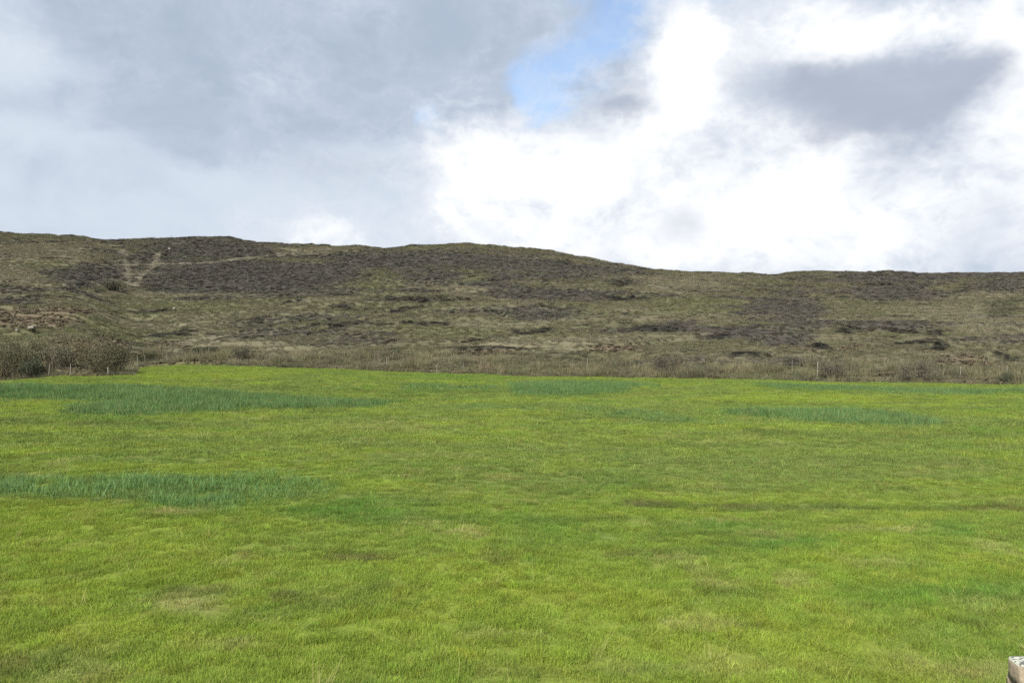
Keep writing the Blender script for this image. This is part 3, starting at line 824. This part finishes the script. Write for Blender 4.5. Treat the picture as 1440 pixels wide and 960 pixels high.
# ------------------------------------------------------------------ fence posts
def fence_post(u, top, bot, label, pale=False, lean=0.0, y=None, rad=0.027, group='fence posts along the top of the field', name='fence_post'):
    r = np.random.default_rng(int(u))
    X0 = None
    if y is None:
        for yy_ in np.linspace(60, 110, 400):
            if yy_ > float(foot((u - 720) / F * yy_, yy_)) + 3.0: break
        y = float(yy_)
    X0 = (u - 720) / F * y
    Z0 = float(height(np.array([X0]), np.array([y]))[0])
    ztop = CAMZ + (480 - top) / F * y
    h = min(max(ztop - Z0, 0.7), 1.45)
    V, Fc = [], []; ns = 8; rings = [(0 - .25, 1.05), (h * .5, 1.0), (h - .05, .95), (h, .72)]
    for zz, k in rings:
        for i in range(ns):
            a = i / ns * 6.283; q = rad * k * (1 + .10 * math.sin(3 * a + u))
            V.append((q * math.cos(a) + lean * zz, q * math.sin(a) + 0.02 * math.sin(zz * 3 + u), zz + (0.03 * math.cos(a) if zz == h else 0)))
    for s in range(len(rings) - 1):
        for i in range(ns):
            j = (i + 1) % ns; Fc.append((s * ns + i, s * ns + j, s * ns + ns + j, s * ns + ns + i))
    Fc.append(tuple(range((len(rings) - 1) * ns, len(rings) * ns)))
    o = link(mesh_obj(name, V, Fc, M_WOODPALE if pale else M_WOOD, smooth=False)); o.location = (X0, y, Z0)
    tag(o, label, 'post', group)
    return o
G1 = 'thin grey fence post standing in the rough grass along the field edge'
fence_post(68, 511, 520, 'short pale post leaning among grey twigs left of a taller post', True, .12, y=66.2)
fence_post(99, 511, 528, 'tall pale fence post beside a rounded grey brown bush', True, 0.02, y=65.8)
fence_post(152, 516, 522, 'white tipped post nearly buried in a rounded grey brown bush', True, 0.0, y=65.9, rad=.05)
fence_post(193, 498, 515, 'pale post at the field corner, the paler of two close together', True, 0.0)
fence_post(203, 500, 515, 'grey post at the field corner, the darker of two close together', False, .03)
fence_post(235, 494, 509, 'pale brown fence post standing in russet dead growth', True, -.02)
fence_post(284, 486, 500, 'grey post of a pair in front of a blackish bush', False, 0.0, y=92.0)
fence_post(294, 487, 503, 'pale post of a pair in front of a blackish bush', True, 0.0, y=91.6)
for (u_, t_, b_, l_) in ((413, 498, 516, 'grey fence post between the dense reed clump and the two crossed posts'),
        (614, 509, 525, 'grey fence post standing clear at the very edge of the green field'),
        (651, 510, 524, G1), (677, 507, 520, G1), (758, 507, 520, G1),
        (805, 504, 517, 'grey fence post next to the pale leaning one above the rushes'),
        (887, 506, 520, 'thin grey fence post close beside the wide grey olive shrub')):
    fence_post(u_, t_, b_, l_, False, float(rng.normal(0, .04)), y=(79.5 if u_ == 614 else None))
fence_post(543, 502, 513, 'pale leaning post of two set like a narrow upside down V', True, .10)
fence_post(547, 502, 513, 'grey post propped against a pale leaning one', False, -.08)
fence_post(825, 504, 519, 'pale slightly leaning fence post above the blue green rushes', True, .06)
fence_post(1114, 506, 514, 'grey short post near the low brown grey shrub', False, 0)
fence_post(1150, 509, 517, 'short white post beside the low brown grey shrub', True, 0.0, rad=.055)
fence_post(1351, 515, 522, 'short white post below the russet bracken patch', True, 0.0, rad=.05)
fence_post(1416, 514, 521, 'white tipped thin post beside the low dark green bush', True, 0.0)
fence_post(240.5, 329.5, 337, 'small dark marker post standing on the hill skyline', False, 0.0, y=336.0, rad=.14, group='marker posts on the hilltop', name='marker_post')
fence_post(217, 332.5, 337, 'stubby dark post on the hill skyline near a taller marker', False, 0.0, y=336.0, rad=.14, group='marker posts on the hilltop', name='marker_post')

# ------------------------------------------------------------------ rocks
def stone_mesh(name, sx, sy, sz, mat, seed, parent=None, rough=0.16, sub=2):
    bm = bmesh.new(); bmesh.ops.create_cube(bm, size=1.0)
    bmesh.ops.bevel(bm, geom=bm.edges[:], offset=0.13, segments=2, affect='EDGES', profile=.6)
    bmesh.ops.subdivide_edges(bm, edges=bm.edges[:], cuts=sub - 1 if sub > 1 else 0, use_grid_fill=True) if sub > 1 else None
    for v_ in bm.verts:
        p = v_.co.copy()
        k = mnoise.noise(p * 1.7 + Vector((seed * 3.1, seed, 0))) * rough + mnoise.noise(p * 5 + Vector((seed, 4, seed))) * rough * .35
        v_.co = p * (1 + k)
        v_.co.x *= sx; v_.co.y *= sy; v_.co.z *= sz
    me = bpy.data.meshes.new(name); bm.to_mesh(me); bm.free(); me.materials.append(mat)
    me.polygons.foreach_set('use_smooth', [True] * len(me.polygons))
    o = bpy.data.objects.new(name, me); o.parent = parent
    return link(o)
def rock(u, v, wpx, label, seed, h=.6):
    X0, Y0, Z0 = locate(u, v); s = wpx * Y0 / F
    o = stone_mesh('rock', s, s * .7, s * h, M_ROCK, seed, rough=.3); o.location = (X0, Y0, Z0 + s * h * .42 + .18); tag(o, label, 'rock')
rock(45, 464, 8, 'pale grey rock lying at the foot of the bracken slope', 1, .5)
rock(24, 467, 4, 'small pale rock in the bracken slope beside a larger rock', 2)
rock(238.5, 352, 3.2, 'tiny whitish rock below the skyline marker post', 3, .8)
rock(905 / 3.69, 436, 4, 'low pale rock on the olive slope above the blackish bush', 4)

# ------------------------------------------------------------------ dry stone wall by the road (its end stone shows)
wy = 6.0
ztop = CAMZ - (922 - 480) / F * (wy + .10)
wx0 = (1416 - 720) / F * (wy + .10)
gz = float(height(np.array([4.2]), np.array([wy]))[0])
wall = link(bpy.data.objects.new('drystone_wall', None)); wall.location = (wx0, wy, gz - .05)
tag(wall, 'rough tan stone wall end with pale lichen on its top stone', 'stone wall')
r = np.random.default_rng(4)
Ht = ztop - gz + .05
cap = 0.17; zc = 0.0; courses = 4; ch = (Ht - cap) / courses
for ci_ in range(courses):
    xx = 0.03 + r.random() * .04
    while xx < 6.0:
        L = .20 + .36 * r.random()
        st_ = stone_mesh('stone', L * 1.08, .26 + .07 * r.random(), ch * (1.0 + .25 * r.random()), M_STONEBARE, ci_ * 31 + xx * 7, wall, .24)
        st_.location = (xx + L / 2, r.normal() * .012, zc + ch / 2); st_.rotation_euler = (r.normal() * .04, r.normal() * .06, r.normal() * .06)
        xx += L
    zc += ch
xx = 0.0
while xx < 5.9:
    L = .42 + .2 * r.random()
    st_ = stone_mesh('coping_stone', L, .22, cap * (1 if xx == 0 else .8 + .4 * r.random()), M_STONE, 200 + xx * 9, wall, .08 if xx == 0 else .16, 3)
    st_.location = (xx + L / 2, 0, zc + cap / 2); st_.rotation_euler = (0.0, r.normal() * .015, r.normal() * .04)
    xx += L + .01

# ------------------------------------------------------------------ lone dark weed standing in the field
X0, Y0, Z0 = locate(1204, 546, 40, 64)
wd = blade_mesh('dock_weed', M_BARK, 34, .05, .36, .02, .25, .1, 2, 300)
wd.location = (X0, Y0, Z0); link(wd); tag(wd, 'single dark weed stalk standing alone in the grass near the rushes', 'weed')
